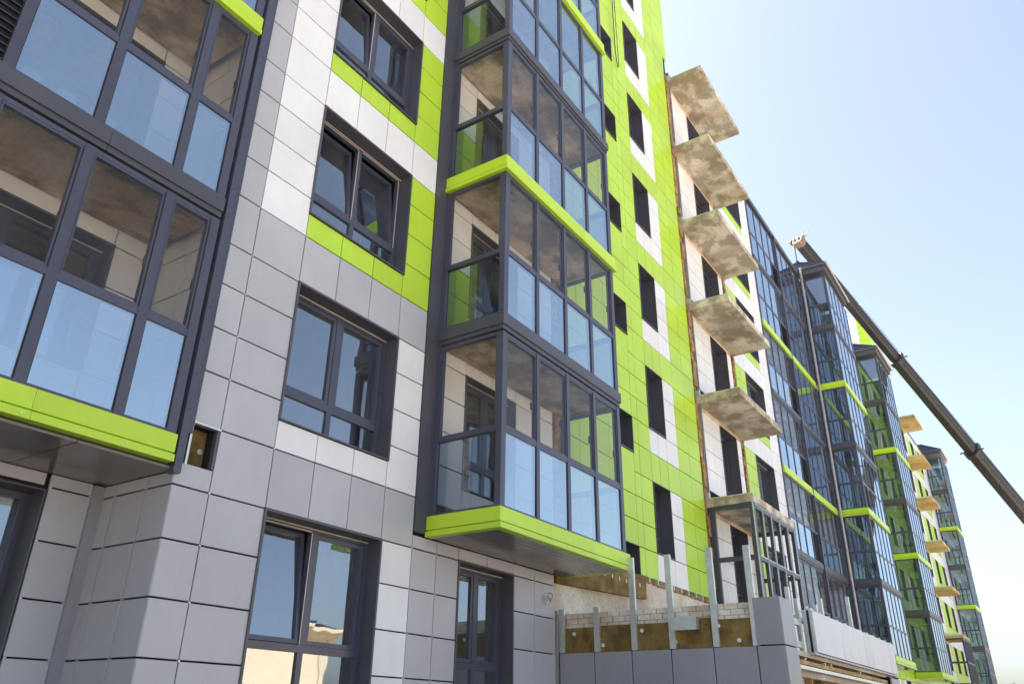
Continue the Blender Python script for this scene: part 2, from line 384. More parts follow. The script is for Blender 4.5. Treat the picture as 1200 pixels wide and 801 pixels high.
# ================================================================== NEAR BUILDING
A = Bld('apartment_building', (15, 9), 0, 'near apartment block in white, grey and lime panels with bare concrete balcony slabs', 'apartment building')
TOP = 19.65
KS = range(6)
win_main = [(5.613, 7.477, SILL + FH * k, HEAD + FH * k) for k in range(-1, 6)]
win_t0 = [(9.1, 10.5, SILL + FH * k, HEAD + FH * k) for k in range(-1, 6)]
win_tall = [(16.08, 17.02, R1 + FH * k, HEAD + FH * k) for k in range(0, 7)]
win_small = [(14.48, 15.16, BASE - .27 + FH * k, R1 + FH * k) for k in range(0, 7)]
win_door = [(21.05, 22.43, BASE + .02 + FH * k, HEAD + FH * k) for k in range(0, 6)]
win_right = [(24.24, 26.1, SILL + FH * k, HEAD + FH * k) for k in range(-1, 6)]
hole_op = [(4.58, 4.84, 2.32, 2.74)]
op_all = hole_op + win_main + win_t0 + win_tall + win_small + win_door + win_right
op_left = [(1.5, 3.86, .266 - .3, 2.05)] + [(1.7, 3.88, BASE + .15 + FH * k, HEAD + FH * k) for k in range(0, 6)]
op_log = [(28.2, 30.2, BASE + .15 + FH * k, HEAD + FH * k) for k in range(0, 6)] + [(31.6, 33.6, BASE + .15 + FH * k, HEAD + FH * k) for k in range(0, 6)]
op_t1 = [(36.2, 37.8, SILL + FH * k, HEAD + FH * k) for k in range(0, 6)]
w = MB()
wall_cells(w, 4.48, 12.0, -1.7, TOP, 7.055, 7.45, op_all, 'backing')
wall_cells(w, 12.0, 19.52, 2.80, 25.4, 7.055, 7.45, op_all, 'backing')
wall_cells(w, 12.0, 27.14, -1.7, 2.80, 7.06, 7.45, op_all, 'concrete_wall')
wall_cells(w, 19.52, 27.14, 2.80, TOP, 7.055, 7.45, op_all, 'backing')
wall_cells(w, -7.4, -2.6, -1.7, TOP, 7.06, 7.45, [], 'backing'); w.box(-2.8, -2.6, 7.45, 8.6, -1.7, TOP, 'backing'); wall_cells(w, -2.6, 4.38, -1.7, TOP, 8.255, 8.6, op_left, 'backing')
wall_cells(w, 27.26, 34.7, -1.7, TOP, 8.255, 8.6, op_log, 'backing')
wall_cells(w, 34.78, 39.4, -1.7, TOP, 7.055, 7.45, op_t1, 'backing')
w.box(4.5, 4.8, 7.45, 8.6, -1.7, TOP, 'backing'); w.box(26.9, 27.14, 7.45, 8.6, -1.7, TOP, 'backing'); w.box(34.78, 35.1, 7.45, 8.6, -1.7, TOP, 'backing')
w.box(-7.4, 39.4, 14, 14.3, -1.7, TOP, 'backing'); w.box(-7.4, -7.1, 7.45, 14, -1.7, TOP, 'backing'); w.box(39.1, 39.4, 7.5, 14, -1.7, TOP, 'backing')
w.box(12, 12.3, 7.45, 14, TOP + .001, 25.4, 'backing'); w.box(19.2, 19.52, 7.45, 14, TOP + .001, 25.4, 'backing'); w.box(12, 19.52, 14.302, 14.5, TOP, 25.4, 'backing'); w.box(12.3, 19.2, 7.45, 14.3, TOP - .1, TOP, 'room')
w.box(11.745, 12.0, 7.042, 7.054, -1.7, 2.2, 'concrete_wall')
A.part('wall', w)
fl = MB()
for k in range(-1, 7):
    z = BASE + FH * k - .22
    if k < 6: fl.box(-7.1, 4.5, 8.6, 14, z - .2, z, 'room'); fl.box(4.8, 26.9, 7.45, 14, z - .2, z, 'room'); fl.box(27.14, 34.78, 8.6, 14, z - .2, z, 'room'); fl.box(35.1, 39.1, 7.45, 14, z - .2, z, 'room')
for x in (-1, 4.6, 8.2, 12.05, 15.6, 19.3, 23.1, 27.0, 31, 34.9):
    fl.box(x, x + .15, 8.7, 13.9, -1.7, TOP - .1, 'room')
A.part('floor_slabs', fl)
rf = MB()
rf.box(-7.5, 4.5, 6.9, 14.4, TOP, TOP + .25, 'dark'); rf.box(4.5, 12, 6.98, 14.4, TOP, TOP + .25, 'dark'); rf.box(19.53, 39.4, 6.98, 14.4, TOP, TOP + .25, 'dark')
rf.box(11.9, 19.6, 6.96, 14.4, 25.4, 25.7, 'dark')
A.part('roof', rf)
# ---- cladding
C = {c: MB() for c in ('grey', 'white', 'green')}
def flush(B):
    for c, nm in (('grey', 'grey_cladding'), ('white', 'white_cladding'), ('green', 'lime_cladding')):
        if c in C and C[c].f: B.part(nm, C[c]); C[c] = MB()
GRD = [2.083, 1.558, 1.018, .495, -.04, -.57, -1.1, -1.68][::-1]
# column A (narrow grey, wraps the corner) and B beside the windows
for k in range(-1, 6):
    r = rows(k) if k >= 0 else GRD + [BASE]
    for a, b in zip(r, r[1:]):
        if not (k == -1 and b > 2.5): C['grey'].front(4.56 if k >= 0 else 4.45, 4.883, a, b, 7, 'grey', gx=.006)
        C['white' if a > BASE + FH - .05 else 'grey'].front(4.883, 5.613, a, b, 7, 'white' if a > BASE + FH - .05 else 'grey')
        # column right of the windows
        if k == -1: c = 'grey' if b > 2.5 else 'white'
        elif k == 0: c = 'grey' if a > HEAD - .05 else 'white'
        else: c = 'white' if a > HEAD + FH * k - .05 else 'green'
        C[c].front(7.477, 8.08, a, b, 7, c)
    d = FH * k
    xs = [5.613 + 1.864 * i / 3 for i in range(4)]
    for l, q in zip(xs, xs[1:]):
        c = 'grey' if k < 1 else 'white'; C[c].front(l, q, HEAD + d, BASE + FH + d, 7, c)
        if k >= 0: c = 'white' if k == 0 else 'green'; C[c].front(l, q, BASE + d, SILL + d, 7, c)
for a, b in zip(GRD, GRD[1:]):
    if b < SILL - FH + .1:
        for l, q in zip(xs, xs[1:]): C['grey'].front(l, q, a, b, 7, 'grey')
# the piece below the broken corner: upper row at the corner is missing, see the opening there
C['grey'].front(4.45, 4.883, 2.083, 2.32, 7, 'grey')
# ground storey under the tower balcony
for a, b in zip(GRD + [2.083], GRD[1:] + [2.083, 2.262]):
    if b - a < .05: continue
    for l, q in zip((8.08, 8.60, 9.1, 10.5, 11.12), (8.60, 9.1, 10.5, 11.12, 11.74)):
        if l == 9.1 and b > .28 and b < 2.1: continue
        if l == 9.1 and b > 2.1: C['grey'].front(l, 9.8, a, b, 7, 'grey'); C['grey'].front(9.8, q, a, b, 7, 'grey'); continue
        C['grey'].front(l, q, a, b, 7, 'grey')
# wall inside the tower balconies
flush(A)
for k in KS:
    r = rows(k)
    clad(C, [8.42, 9.1], r, 7, lambda x, z: 'white' if (k == 0 or z > R2 + FH * k) else 'green', win_t0)
    clad(C, [10.5, 11.23, 11.74], r, 7, lambda x, z: 'white', win_t0)
    C['white'].front(9.1, 9.8, HEAD + FH * k, BASE + FH * (k + 1), 7, 'white'); C['white'].front(9.8, 10.5, HEAD + FH * k, BASE + FH * (k + 1), 7, 'white')
    C['white'].front(9.1, 10.5, BASE + FH * k, SILL + FH * k, 7, 'white')
# lime wall
flush(A)
GX = [12.08, 12.75, 13.45, 14.0, 14.48, 15.16, 15.46, 16.08, 16.55, 17.02, 17.72, 18.45, 19.24]
for k in range(0, 8):
    r = rows(k); d = FH * k
    for a, b in zip(r, r[1:]):
        if b > 25.5: continue
        for l, q in zip(GX, GX[1:]):
            if abs(l - 14.48) < .01:       # column of the small windows
                continue
            if 16 < l < 17 and a > R1 + d - .05 and b < HEAD + d + .05 and k < 7: continue
            x = (l + q) / 2
            c = 'white' if ((17.02 < x < 17.72 and b < HEAD + d + .05) or (16.08 < x < 17.02 and b < R1 + d + .05)) else 'green'
            if q == 19.24 and b > 20.9: q = 19.56
            C[c].front(l, q, a, b, 7, c)
    zz = [R1 + d, R2 + d, R3 + d, BASE + FH + d - .27] if k < 7 else [R1 + d, R2 + d, R3 + d]
    for a, b in zip(zz, zz[1:]): C['green'].front(14.48, 15.16, a, b, 7, 'green')
# wall behind the bare slabs
flush(A)
for k in range(0, 6):
    r = rows(k); d = FH * k; r[-1] = Z0 + FH * (k + 1) - .44; r[0] = BASE + d - .04
    for a, b in zip(r, r[1:]):
        for l, q in ((19.66, 20.34), (20.34, 21.05), (22.43, 22.86)): C['white'].front(l, q, a, b, 7, 'white')
    for l, q in ((21.05, 21.74), (21.74, 22.43)): C['white'].front(l, q, HEAD + d, r[-1], 7, 'white')
# window wall between slabs and loggia
flush(A)
for k in range(-1, 6):
    r = rows(k); d = FH * k
    for a, b in zip(r, r[1:]):
        lint = a > HEAD + d - .05
        c = 'white' if lint else 'green'
        C[c].front(23.2, 23.72, a, b, 7, c); C[c].front(23.72, 24.24, a, b, 7, c)
        C['white'].front(26.1, 26.64, a, b, 7, 'white'); C['white'].front(26.64, 27.14, a, b, 7, 'white')
    for i in range(3):
        l = 24.24 + .62 * i
        C['white'].front(l, l + .62, HEAD + d, BASE + FH + d, 7, 'white'); C['green'].front(l, l + .62, BASE + d, SILL + d, 7, 'green')
# back walls and returns of the loggias
flush(A)
for k in range(0, 6):
    r = rows(k); d = FH * k
    clad(C, [-2.6, -2, -1, 0, .85, 1.7, 3.88, 4.34], r, 8.2, lambda x, z: 'white', op_left)
    clad(C, [27.26, 28.2, 30.2, 30.9, 31.6, 33.6, 34.2, 34.7], r, 8.2, lambda x, z: 'white', op_log)
    for a, b in zip(r, r[1:]):
        C['white'].side(7.1, 7.65, a, b, 4.45, 'white'); C['white'].side(7.65, 8.19, a, b, 4.45, 'white')
        C['white'].side(7.1, 7.65, a, b, 34.75, 'white'); C['white'].side(7.65, 8.19, a, b, 34.75, 'white')
    clad(C, [34.8, 35.5, 36.2, 37.8, 38.6, 39.35], r, 7, lambda x, z: 'white' if z > R2 + d else 'green', op_t1)
G2 = GRD + [2.22]
for a, b in zip(G2, G2[1:]):
    for l, q in ((7.0, 7.43), (7.43, 7.97), (7.97, 8.19)): C['grey'].side(l, q, a, b, 4.45, 'grey')
    C['grey'].front(3.88, 4.33, a, b, 8.2, 'grey')
    if a > 2.05:
        for l in (.5, 1.1, 1.7, 2.4, 3.14): C['grey'].front(l, l + .7, a, b, 8.2, 'grey')
    for l in (-2.6, -1.9, -1.2, -.5, .1, .8): C['grey'].front(l, l + .7, a, b, 8.2, 'grey')
    for l in (-7.4, -6.2, -5, -3.8): C['grey'].front(l, l + 1.2, a, b, 7, 'grey')
flush(A)
# ---- flashings, gaps with bare insulation
fx = MB()
fx.box(8.085, 8.40, 6.975, 7.04, 2.30, TOP, 'dark'); fx.box(8.36, 8.43, 6.93, 6.975, 2.30, TOP, 'dark')
A.part('corner_flashing', fx); fx = MB()
fx.box(4.39, 4.475, 6.93, 7.05, 2.18, TOP, 'frame'); fx.box(4.475, 4.555, 6.985, 7.045, 2.62, TOP, 'frame')
for i in range(44): fx.tube([(4.43, 6.926, 2.45 + i * .39), (4.43, 6.932, 2.45 + i * .39)], .008, 'black', 6)
A.part('corner_flashing', fx); fx = MB()
fx.box(4.325, 4.452, 8.165, 8.24, -1.7, 2.2, 'podium')
A.part('corner_flashing', fx); fx = MB()
fx.box(27.14, 27.2, 6.97, 7.5, 1, TOP, 'frame')
A.part('corner_flashing', fx)
ins = MB()
def rag(x0, x1, y, z0, z1, m, n):
    for i in range(n):
        a, b = z0 + (z1 - z0) * i / n, z0 + (z1 - z0) * (i + 1) / n
        j = random.uniform(-.03, .03); ins.box(x0 + j * .5, x1 + j, y - random.uniform(0, .06), y + .1, a, b, m)
for ra in ((19.28, 19.50, 2.75), (22.97, 23.13, 2.75), (11.80, 12.03, 2.6)):
    ins = MB(); rag(ra[0], ra[1], 7.02, ra[2], TOP, 'wool_edge', 66); A.part('bare_insulation', ins)
ins = MB()
ins.hexa([(11.8, 6.97, 2.14), (15.34, 6.97, 2.30), (15.34, 7.055, 2.30), (11.8, 7.055, 2.14), (11.8, 6.97, 2.62), (15.34, 6.97, 2.76), (15.34, 7.055, 2.76), (11.8, 7.055, 2.62)], 'wool')
A.part('bare_insulation', ins)
gz = MB()
gz.box(19.605, 19.625, 6.96, 7.05, 2.8, TOP, 'zinc')
for i in range(10): gz.box(12.3 + i * .3, 12.33 + i * .3, 6.955, 6.968, 2.5, 2.57, 'zinc')
for i in range(9): gz.box(15.5 + i * .42, 15.54 + i * .42, 6.96, 7.05, 2.66, 2.76, 'zinc')
for i in range(50): gz.box(15.4 + i * .076, 15.4 + i * .076 + .076, 7.02 + random.uniform(0, .02), 7.06, 2.66 + random.uniform(-.015, .015), 2.76, 'wool_edge')
A.part('cladding_rails', gz)
hole = MB()
hole.box(4.56, 4.86, 7.16, 7.2, 2.30, 2.77, 'wool'); hole.box(4.535, 4.56, 6.99, 7.05, 2.3, 2.76, 'zinc'); hole.box(4.56, 4.88, 6.985, 7.05, 2.745, 2.765, 'zinc')
hole.box(4.845, 4.875, 6.99, 7.05, 2.32, 2.745, 'dark'); hole.tube([(4.79, 7.16, 2.52), (4.79, 7.15, 2.52)], .03, 'zinc', 12)
A.part('missing_panel_opening', hole)
cp = MB()
for x in (4.883, 5.613, 7.477):
    for k in range(-1, 4):
        for z in (rows(k)[1:] if k >= 0 else GRD[1:] + [BASE]):
            if x < 5 or not (SILL + FH * k < z < HEAD + FH * k): cp.box(x - .011, x + .011, 6.994, 7.02, z - .009, z + .004, 'zinc')
for x in (8.08, 8.60, 9.1, 10.5, 11.12):
    for z in GRD[1:]: cp.box(x - .011, x + .011, 6.994, 7.02, z - .009, z + .004, 'zinc')
for z in GRD[1:]:
    cp.box(3.885, 3.91, 8.19, 8.22, z - .009, z + .004, 'zinc'); cp.box(4.30, 4.325, 8.19, 8.22, z - .009, z + .004, 'zinc')
    for y in (7.43, 7.97): cp.box(4.444, 4.47, y - .011, y + .011, z - .009, z + .004, 'zinc')
A.part('cladding_clips', cp)
# ---- windows
for k in range(-1, 6):
    t = {-1: (5, 0), 0: (0, 0), 1: (6, 6), 2: (5, 0)}.get(k, (0, 0))
    add_window(A, *win_main[k + 1], 7, .2, t)
p0 = None
for k in range(-1, 6):
    if k == -1: add_window(A, *win_t0[0], 7, .2)
    elif p0 is None: p0 = add_window(A, *win_t0[1], 7, .12)
    else: A.place(p0, (0, 0, FH * k))
p1 = p2 = p4 = None
for k in range(0, 7):
    if p1 is None: p1 = small_window(A, *win_tall[0], 7, .3); p2 = small_window(A, *win_small[0], 7, .3)
    else: A.place(p1, (0, 0, FH * k)); A.place(p2, (0, 0, FH * k))
for k in range(0, 6):
    if k == 0: p3 = small_window(A, *win_door[0], 7, .3, 'balcony_door')
    else: A.place(p3, (0, 0, FH * k))
p4 = add_window(A, *win_right[0], 7, .2)
for k in range(0, 6): A.place(p4, (0, 0, FH * (k + 1)))
small_window(A, *op_left[0], 8.2, .25)
p5 = add_window(A, *op_left[1], 8.2, .2); p6 = small_window(A, *op_log[0], 8.2, .2); p7 = small_window(A, *op_log[6], 8.2, .2); p8 = small_window(A, *op_t1[0], 7, .2)
for k in range(1, 6):
    for p in (p5, p6, p7, p8): A.place(p, (0, 0, FH * k))
# ---- balcony tower in the middle
for k in KS:
    tower_storey(A, 8.36, 12.05, k, 'lime' if k % 2 == 0 else 'dark', 'glass_solar', 'glass_clear' if k < 3 else 'glass_solar', 4)
def soffit(B, x0, x1, y0, y1, z, along_x=True, n=10):
    s = MB()
    for i in range(n):
        if along_x:
            a, b = y0 + (y1 - y0) * i / n, y0 + (y1 - y0) * (i + 1) / n; s.box(x0, x1, a + .006, b - .006, z, z + .03, 'soffit')
        else:
            a, b = x0 + (x1 - x0) * i / n, x0 + (x1 - x0) * (i + 1) / n; s.box(a + .006, b - .006, y0, y1, z, z + .03, 'soffit')
    s.box(x0, x1, y0, y1, z + .025, z + .04, 'black'); return B.part('soffit', s)
soffit(A, 8.39, 12.03, 5.86, 6.97, Z0 - .279, True, 9)
soffit(A, -2.6, 4.455, 7.0, 8.21, 2.218, False, 7)
def tower_roof(B, x0, x1):
    r = MB(); e = TOP + .30; t = TOP + 1.15
    r.box(x0 - .05, x1 + .05, 5.74, 7.05, TOP - .05, TOP + .2, 'dark'); r.box(x0 - .12, x1 + .12, 5.66, 7.05, TOP + .2, e, 'dark')
    a, b, c, d = (x0 - .12, 5.66, e), (x1 + .12, 5.66, e), (x1 + .12, 7.4, e), (x0 - .12, 7.4, e)
    f, g = (x0 + .75, 7.1, t), (x1 - .75, 7.1, t); h, i_ = (x0 + .75, 7.4, t), (x1 - .75, 7.4, t)
    r.quad(a, b, g, f, 'tile'); r.quad(d, a, f, h, 'tile'); r.quad(b, c, i_, g, 'tile'); r.quad(c, d, h, i_, 'tile'); r.quad(f, g, i_, h, 'tile')
    for j in range(1, 9):           # standing seams of the left slope and front slope
        u = j / 9; p = Vector(a).lerp(Vector(d), u); q = Vector(f).lerp(Vector(h), u)
        if u > .2: r.tube([p + Vector((0, 0, .012)), q + Vector((0, 0, .012))], .012, 'tile', 5)
        p = Vector(a).lerp(Vector(b), u); q = Vector(f).lerp(Vector(g), u); r.tube([p + Vector((0, -.01, .012)), q + Vector((0, -.01, .012))], .012, 'tile', 5)
    r.tube([Vector(a), Vector(f)], .03, 'tile', 6); r.tube([Vector(b), Vector(g)], .03, 'tile', 6); r.tube([Vector(f), Vector(g)], .03, 'tile', 6)
    r.tube([(x0 - .2, 5.62, e - .03), (x1 + .25, 5.62, e - .03)], .05, 'pipe', 8)
    return B.part('tower_roof', r)
tower_roof(A, 8.36, 12.05); tower_roof(A, 34.98, 39.25)
for k in range(0, 6):
    tower_storey(A, 34.98, 39.25, k, 'lime' if k % 2 == 0 else 'dark', 'glass_solar', 'glass_solar', 5, ('glass_tower_side', 'glass_tower_side'), slim=True)
soffit(A, 35.0, 39.2, 5.86, 6.97, Z0 - .279, True, 9)
# ---- assumed balcony tower, unseen at the left, added to shade the loggia recess
for k in KS: tower_storey(A, -6.9, -2.66, k, 'lime' if k % 2 == 0 else 'dark', 'glass_solar', 'glass_solar', 4, ('glass_tower_side', 'glass_tower_side'), slim=True)
tower_roof(A, -6.9, -2.66); soffit(A, -6.85, -2.7, 5.86, 6.97, Z0 - .279, True, 9)
# ---- loggias
LX = [-2.55, -1.65, -.75, .15, 1.03, 1.93, 2.82, 3.73, 4.30]
for k in KS: loggia_storey(A, LX, k, 'lime' if k % 2 == 0 else 'dark', 'glass_solar', 'glass_clear' if k < 3 else 'glass_solar', 6.96, 8.18, .105, 4)
RX = [27.22, 28.12, 29.02, 29.92, 30.82]; RX2 = [30.98, 31.9, 32.8, 33.7, 34.62]
for k in range(-1, 6):
    c = 'lime' if k in (2, 4) else 'dark'; u = 'glass_clear' if k < 4 else 'glass_solar'
    loggia_storey(A, RX, k, c, 'glass_solar', u, 6.97, 8.18, .06, 3, True)
    loggia_storey(A, RX2, k, c, 'glass_solar', u if k < 2 else 'glass_solar', 6.97, 8.18, .06, None, True)
pp = MB()
pp.box(30.85, 30.95, 6.90, 7.06, -.3, TOP, 'frame'); pp.box(34.65, 34.80, 6.93, 7.06, -.3, TOP, 'frame'); pp.box(27.1, 34.8, 6.93, 7.1, TOP - .1, TOP + .12, 'dark')
A.part('loggia_post', pp)
dp = MB(); dp.tube([(34.75, 6.78, TOP + .25), (34.75, 6.8, TOP - .1), (34.75, 6.84, 1.0)], .062, 'pipe', 10)
for i in range(9): dp.tube([(34.75, 6.83, 1.6 + i * 2.1), (34.75, 6.83, 1.67 + i * 2.1)], .072, 'pipe', 10)
A.part('drainpipe', dp)
# ---- bare concrete balcony slabs
sl = None
for k in range(1, 7):
    if sl is None:
        z = Z0 + FH - .13; s = MB()
        s.hexa([(19.40, 5.80, z - .2), (23.1, 5.80, z - .2), (23.1, 7.06, z - .22), (19.40, 7.06, z - .22), (19.40, 5.80, z), (23.1, 5.80, z), (23.1, 7.06, z), (19.40, 7.06, z)], 'slab')
        sl = A.part('balcony_slab', s, origin=(21.2, 7, z)); e = MB()
        e.box(19.39, 19.42, 5.79, 7.0, z - .0, z + .02, 'zinc'); e.box(19.39, 19.45, 6.9, 7.02, z, z + .16, 'zinc'); A.part('edge_rail', e, sl)
        e = MB(); e.box(19.66, 22.86, 7.0, 7.05, z - .33, z - .205, 'ledger'); A.part('ledger_strip', e, sl)
    else: A.place(sl, (0, 0, FH * (k - 1)))
# unfinished balcony frame below the lowest slab
fb = MB(); z1 = Z0 + FH - .33; zb = 1.3; x0, x1, yf = 19.42, 23.1, 5.82
def bar(a, b, w=.07, d=.07, m='frame'):
    a = Vector(a); b = Vector(b); lo = Vector((min(a.x, b.x), min(a.y, b.y), min(a.z, b.z))); hi = Vector((max(a.x, b.x), max(a.y, b.y), max(a.z, b.z)))
    for i in range(3):
        if hi[i] - lo[i] < 1e-6: lo[i] -= w / 2; hi[i] += w / 2
    fb.box(lo.x, hi.x, lo.y, hi.y, lo.z, hi.z, m)
n = 5
for i in range(n + 1):
    x = x0 + .06 + (x1 - x0 - .12) * i / n; w_ = .15 if i in (0, n) else .08
    fb.box(x - w_ / 2, x + w_ / 2, yf, yf + .1, zb, z1, 'frame'); fb.box(x - w_ / 2 - .012, x - w_ / 2 + .004, yf - .006, yf + .02, zb, z1, 'zinc')
for z in (z1 - .06, 3.72, 2.6):
    fb.box(x0, x1, yf + .012, yf + .09, z - .06, z + .05, 'frame'); fb.box(x0, x1, yf + .003, yf + .011, z + .03, z + .052, 'zinc')
    fb.box(x0 + .01, x0 + .1, yf + .1, 6.98, z - .06, z + .05, 'frame'); fb.box(x1 - .1, x1 - .01, yf + .1, 6.98, z - .06, z + .05, 'frame')
fb.box(x0 + .02, x0 + .12, 6.84, 6.96, zb, z1, 'frame'); fb.box(x1 - .12, x1 - .02, 6.84, 6.96, zb, z1, 'frame')
A.part('unglazed_balcony_frame', fb)
wr = MB()
for a in range(2):
    pts = []
    for i in range(15):
        t = i / 14 * 2 * math.pi; pts.append((11.42 + a * .11 + .055 * math.cos(t), 6.95 - .02 * math.sin(t * 2), 1.83 + a * .04 + .07 * math.sin(t)))
    wr.tube(pts, .007, 'orange_wire' if a else 'zinc', 5)
wr.tube([(11.47, 6.96, 1.83), (11.5, 6.93, 1.85), (11.52, 6.99, 1.84)], .007, 'orange_wire', 5)
A.part('wire_stub', wr)
# ================================================================== FAR BUILDING (turned slightly towards the street)
Bb = Bld('apartment_building', (37, 7), -.0145, 'far apartment block with pale lime panels, glazed balcony towers and small tan slabs', 'apartment building')
def shiftx(v): return v
F1, F2, F3 = (46.03, 49.85), (57.7, 60.9), (68.46, 71.7)
wt = [(x, x + 1.0, R1 + FH * k, HEAD + FH * k) for x in (40.6, 43.6, 55.4, 59.0, 62.4, 65.4) for k in range(-1, 6)]
w = MB()
wall_cells(w, 39.75, 53.4, -1.7, TOP, 7.055, 7.45, wt, 'backing'); wall_cells(w, 53.4, 58.2, -1.7, 25.3, 7.055, 7.45, wt, 'backing'); wall_cells(w, 58.2, 73, -1.7, TOP, 7.055, 7.45, wt, 'backing')
w.box(39.6, 73, 14, 14.3, -1.7, TOP, 'backing'); w.box(72.7, 73, 7.45, 14, -1.7, TOP, 'backing'); w.box(39.75, 40, 7.45, 14, -1.7, TOP, 'backing')
w.box(53.45, 53.8, 7.45, 14, TOP, 25.55, 'backing'); w.box(57.9, 58.2, 7.45, 14, TOP, 25.55, 'backing'); w.box(53.45, 58.2, 14, 14.3, TOP, 25.55, 'backing')
Bb.part('wall', w)
fl = MB()
for k in range(0, 6): z = BASE + FH * k - .22; fl.box(40, 72.7, 7.45, 14, z - .2, z, 'room')
Bb.part('floor_slabs', fl)
rf = MB(); rf.box(39.6, 53.4, 6.98, 14.4, TOP, TOP + .25, 'dark'); rf.box(58.2, 73, 6.98, 14.4, TOP, TOP + .25, 'dark'); rf.box(53.35, 58.25, 6.97, 14.4, 25.55, 25.7, 'white'); Bb.part('roof', rf)
C = {c: MB() for c in ('white', 'green')}
FX = [39.5, 40.05, 40.6, 41.6, 42.3, 43.0, 43.6, 44.6, 45.3, 46.0, 46.7, 47.6, 48.6, 49.8, 50.7, 51.6, 52.5, 53.35, 54.0, 54.7, 55.4, 56.4, 57.3, 58.15, 59.0, 60.0, 60.8, 61.6, 62.4, 63.4, 64.4, 65.4, 66.4, 67.4, 68.4, 69.5, 70.6, 71.7, 72.9]
for k in range(-1, 8):
    r = rows(k); d = FH * k
    for a, b in zip(r, r[1:]):
        for l, q in zip(FX, FX[1:]):
            if a > TOP - .3 and not (53.3 < l < 58.1): continue
            if split_open(l, q, a, b, wt): continue
            x = (l + q) / 2; lint = a > HEAD + d - .05
            if x < 46: c = 'white' if (42.3 > x > 41.6 or 43.0 < x < 43.6) and not lint else 'green'
            elif x < 54: c = 'green'
            elif x < 58.2: c = 'green' if not (56.4 < x < 57.3 and not lint) else 'white'
            elif x < 61: c = 'green' if x < 59 or lint else 'white'
            else: c = 'white' if (lint or x > 66.4) else 'green'
            C[c].front(l, q, a, b, 7, c)
        if a > TOP - .3:
            for l, q, c in ((7.0, 7.62, 'green'), (7.62, 8.25, 'white'), (8.25, 8.9, 'white'), (8.9, 9.8, 'white'), (9.8, 11, 'white'), (11, 14, 'white')): C[c].side(l, q, a, b, 53.34, c)
Bb.part('white_cladding', C['white']); Bb.part('lime_cladding', C['green'])
pw = small_window(Bb, *wt[0], 7, .3)
for o in wt[1:]: Bb.place(pw, (o[0] - wt[0][0], 0, o[2] - wt[0][2]))
for (x0, x1) in (F1, F3):
    for k in range(0, 6): tower_storey(Bb, x0, x1, k, 'lime' if k % 2 == 0 else 'dark', 'glass_solar', 'glass_solar', 5, ('glass_tower_side', 'glass_tower_side'), slim=True)
    tower_roof(Bb, x0, x1); soffit(Bb, x0 + .05, x1 - .05, 5.86, 6.97, Z0 - .279, True, 9)
sl = None
for k in range(1, 7):
    if sl is None:
        z = Z0 + FH - .1; s = MB(); s.box(F2[0], F2[1], 5.8, 7.06, z - .2, z - .03, 'plywood'); s.box(F2[0], F2[1], 5.8, 7.06, z - .029, z, 'concrete')
        sl = Bb.part('balcony_slab', s, origin=(F2[0], 7, z)); e = MB(); e.box(F2[0] - .02, F2[0] - .001, 5.79, 7.0, z - .06, z + .02, 'zinc'); Bb.part('edge_rail', e, sl)
    else: Bb.place(sl, (0, 0, FH * (k - 1)))
fb = MB(); x0, x1 = F2; z1 = Z0 + FH - .3
for i in range(6): x = x0 + .06 + (x1 - x0 - .12) * i / 5; fb.box(x - .05, x + .05, yf, yf + .1, -.3, z1, 'frame')
for z in (z1 - .06, 3.7, 2.5): fb.box(x0, x1, yf + .01, yf + .09, z - .06, z + .05, 'frame'); fb.box(x0, x0 + .09, yf + .1, 6.98, z - .06, z + .05, 'frame')
fb.box(x0, x0 + .1, 6.85, 6.97, -.3, z1, 'frame'); Bb.part('unglazed_balcony_frame', fb)
rl = MB()
for z in (26.0, 26.55): rl.tube([(53.45, 7.05, z), (53.45, 13.8, z)], .022, 'zinc', 6)
for i in range(6): rl.tube([(53.45, 7.05 + i * 1.35, 25.68), (53.45, 7.05 + i * 1.35, 26.55)], .02, 'zinc', 6)
Bb.part('roof_railing', rl)
# ================================================================== ENTRANCE BLOCK under construction
E_ = Bld('entrance_block', (14, 5), 0, 'unfinished grey clad entrance block with bare studs, insulation and white brick courses', 'entrance block')
PX = 11.85
w = MB(); w.box(PX + .12, PX + .4, 3.75, 6.98, -1.7, 1.40, 'concrete_wall'); w.box(PX + .06, 12.46, 3.38, 3.75, -1.7, 1.62, 'backing'); w.box(19.35, 20.2, 3.40, 3.75, -1.7, 1.0, 'backing')
w.box(PX + .4, 20.1, 3.8, 6.98, .75, 1.02, 'concrete_wall'); w.box(12.46, 20.15, 3.45, 3.8, .98, 1.05, 'concrete_wall'); w.box(12.46, 20.15, 3.5, 3.8, .7, .9, 'concrete_wall'); w.box(20.0, 20.2, 3.75, 6.98, -1.7, 1.0, 'concrete_wall')
E_.part('wall', w)
cl = MB(); pier = MB(); ys = [3.34, 3.74, 4.38, 5.04, 5.69, 6.34, 6.98]
zs = [-1.7, -1.1, -.44, .22, .385, 1.045]
for a, b in ((.385, 1.045), (-.275, .385), (-.935, -.275), (-1.68, -.935)):
    for l, q in zip(ys, ys[1:]): cl.side(l + (.004 if l == 3.34 else 0), q, a, b, PX, 'podium', gx=.008, gz=.009)
    cl.front(PX + .002, 12.48, a, b, 3.34, 'podium', gx=.002, gz=.009); pier.front(19.3, 20.2, a, b if b < 1 else .98, 3.34, 'podium', gz=.009)
cl.side(3.344, 3.74, 1.045, 1.70, PX, 'podium', gx=.004); cl.front(PX + .002, 12.48, 1.045, 1.70, 3.34, 'podium', gx=.002); cl.box(PX + .01, 12.47, 3.36, 3.72, 1.66, 1.69, 'podium')
E_.part('grey_cladding', cl); E_.part('grey_cladding', pier)
pr = MB()
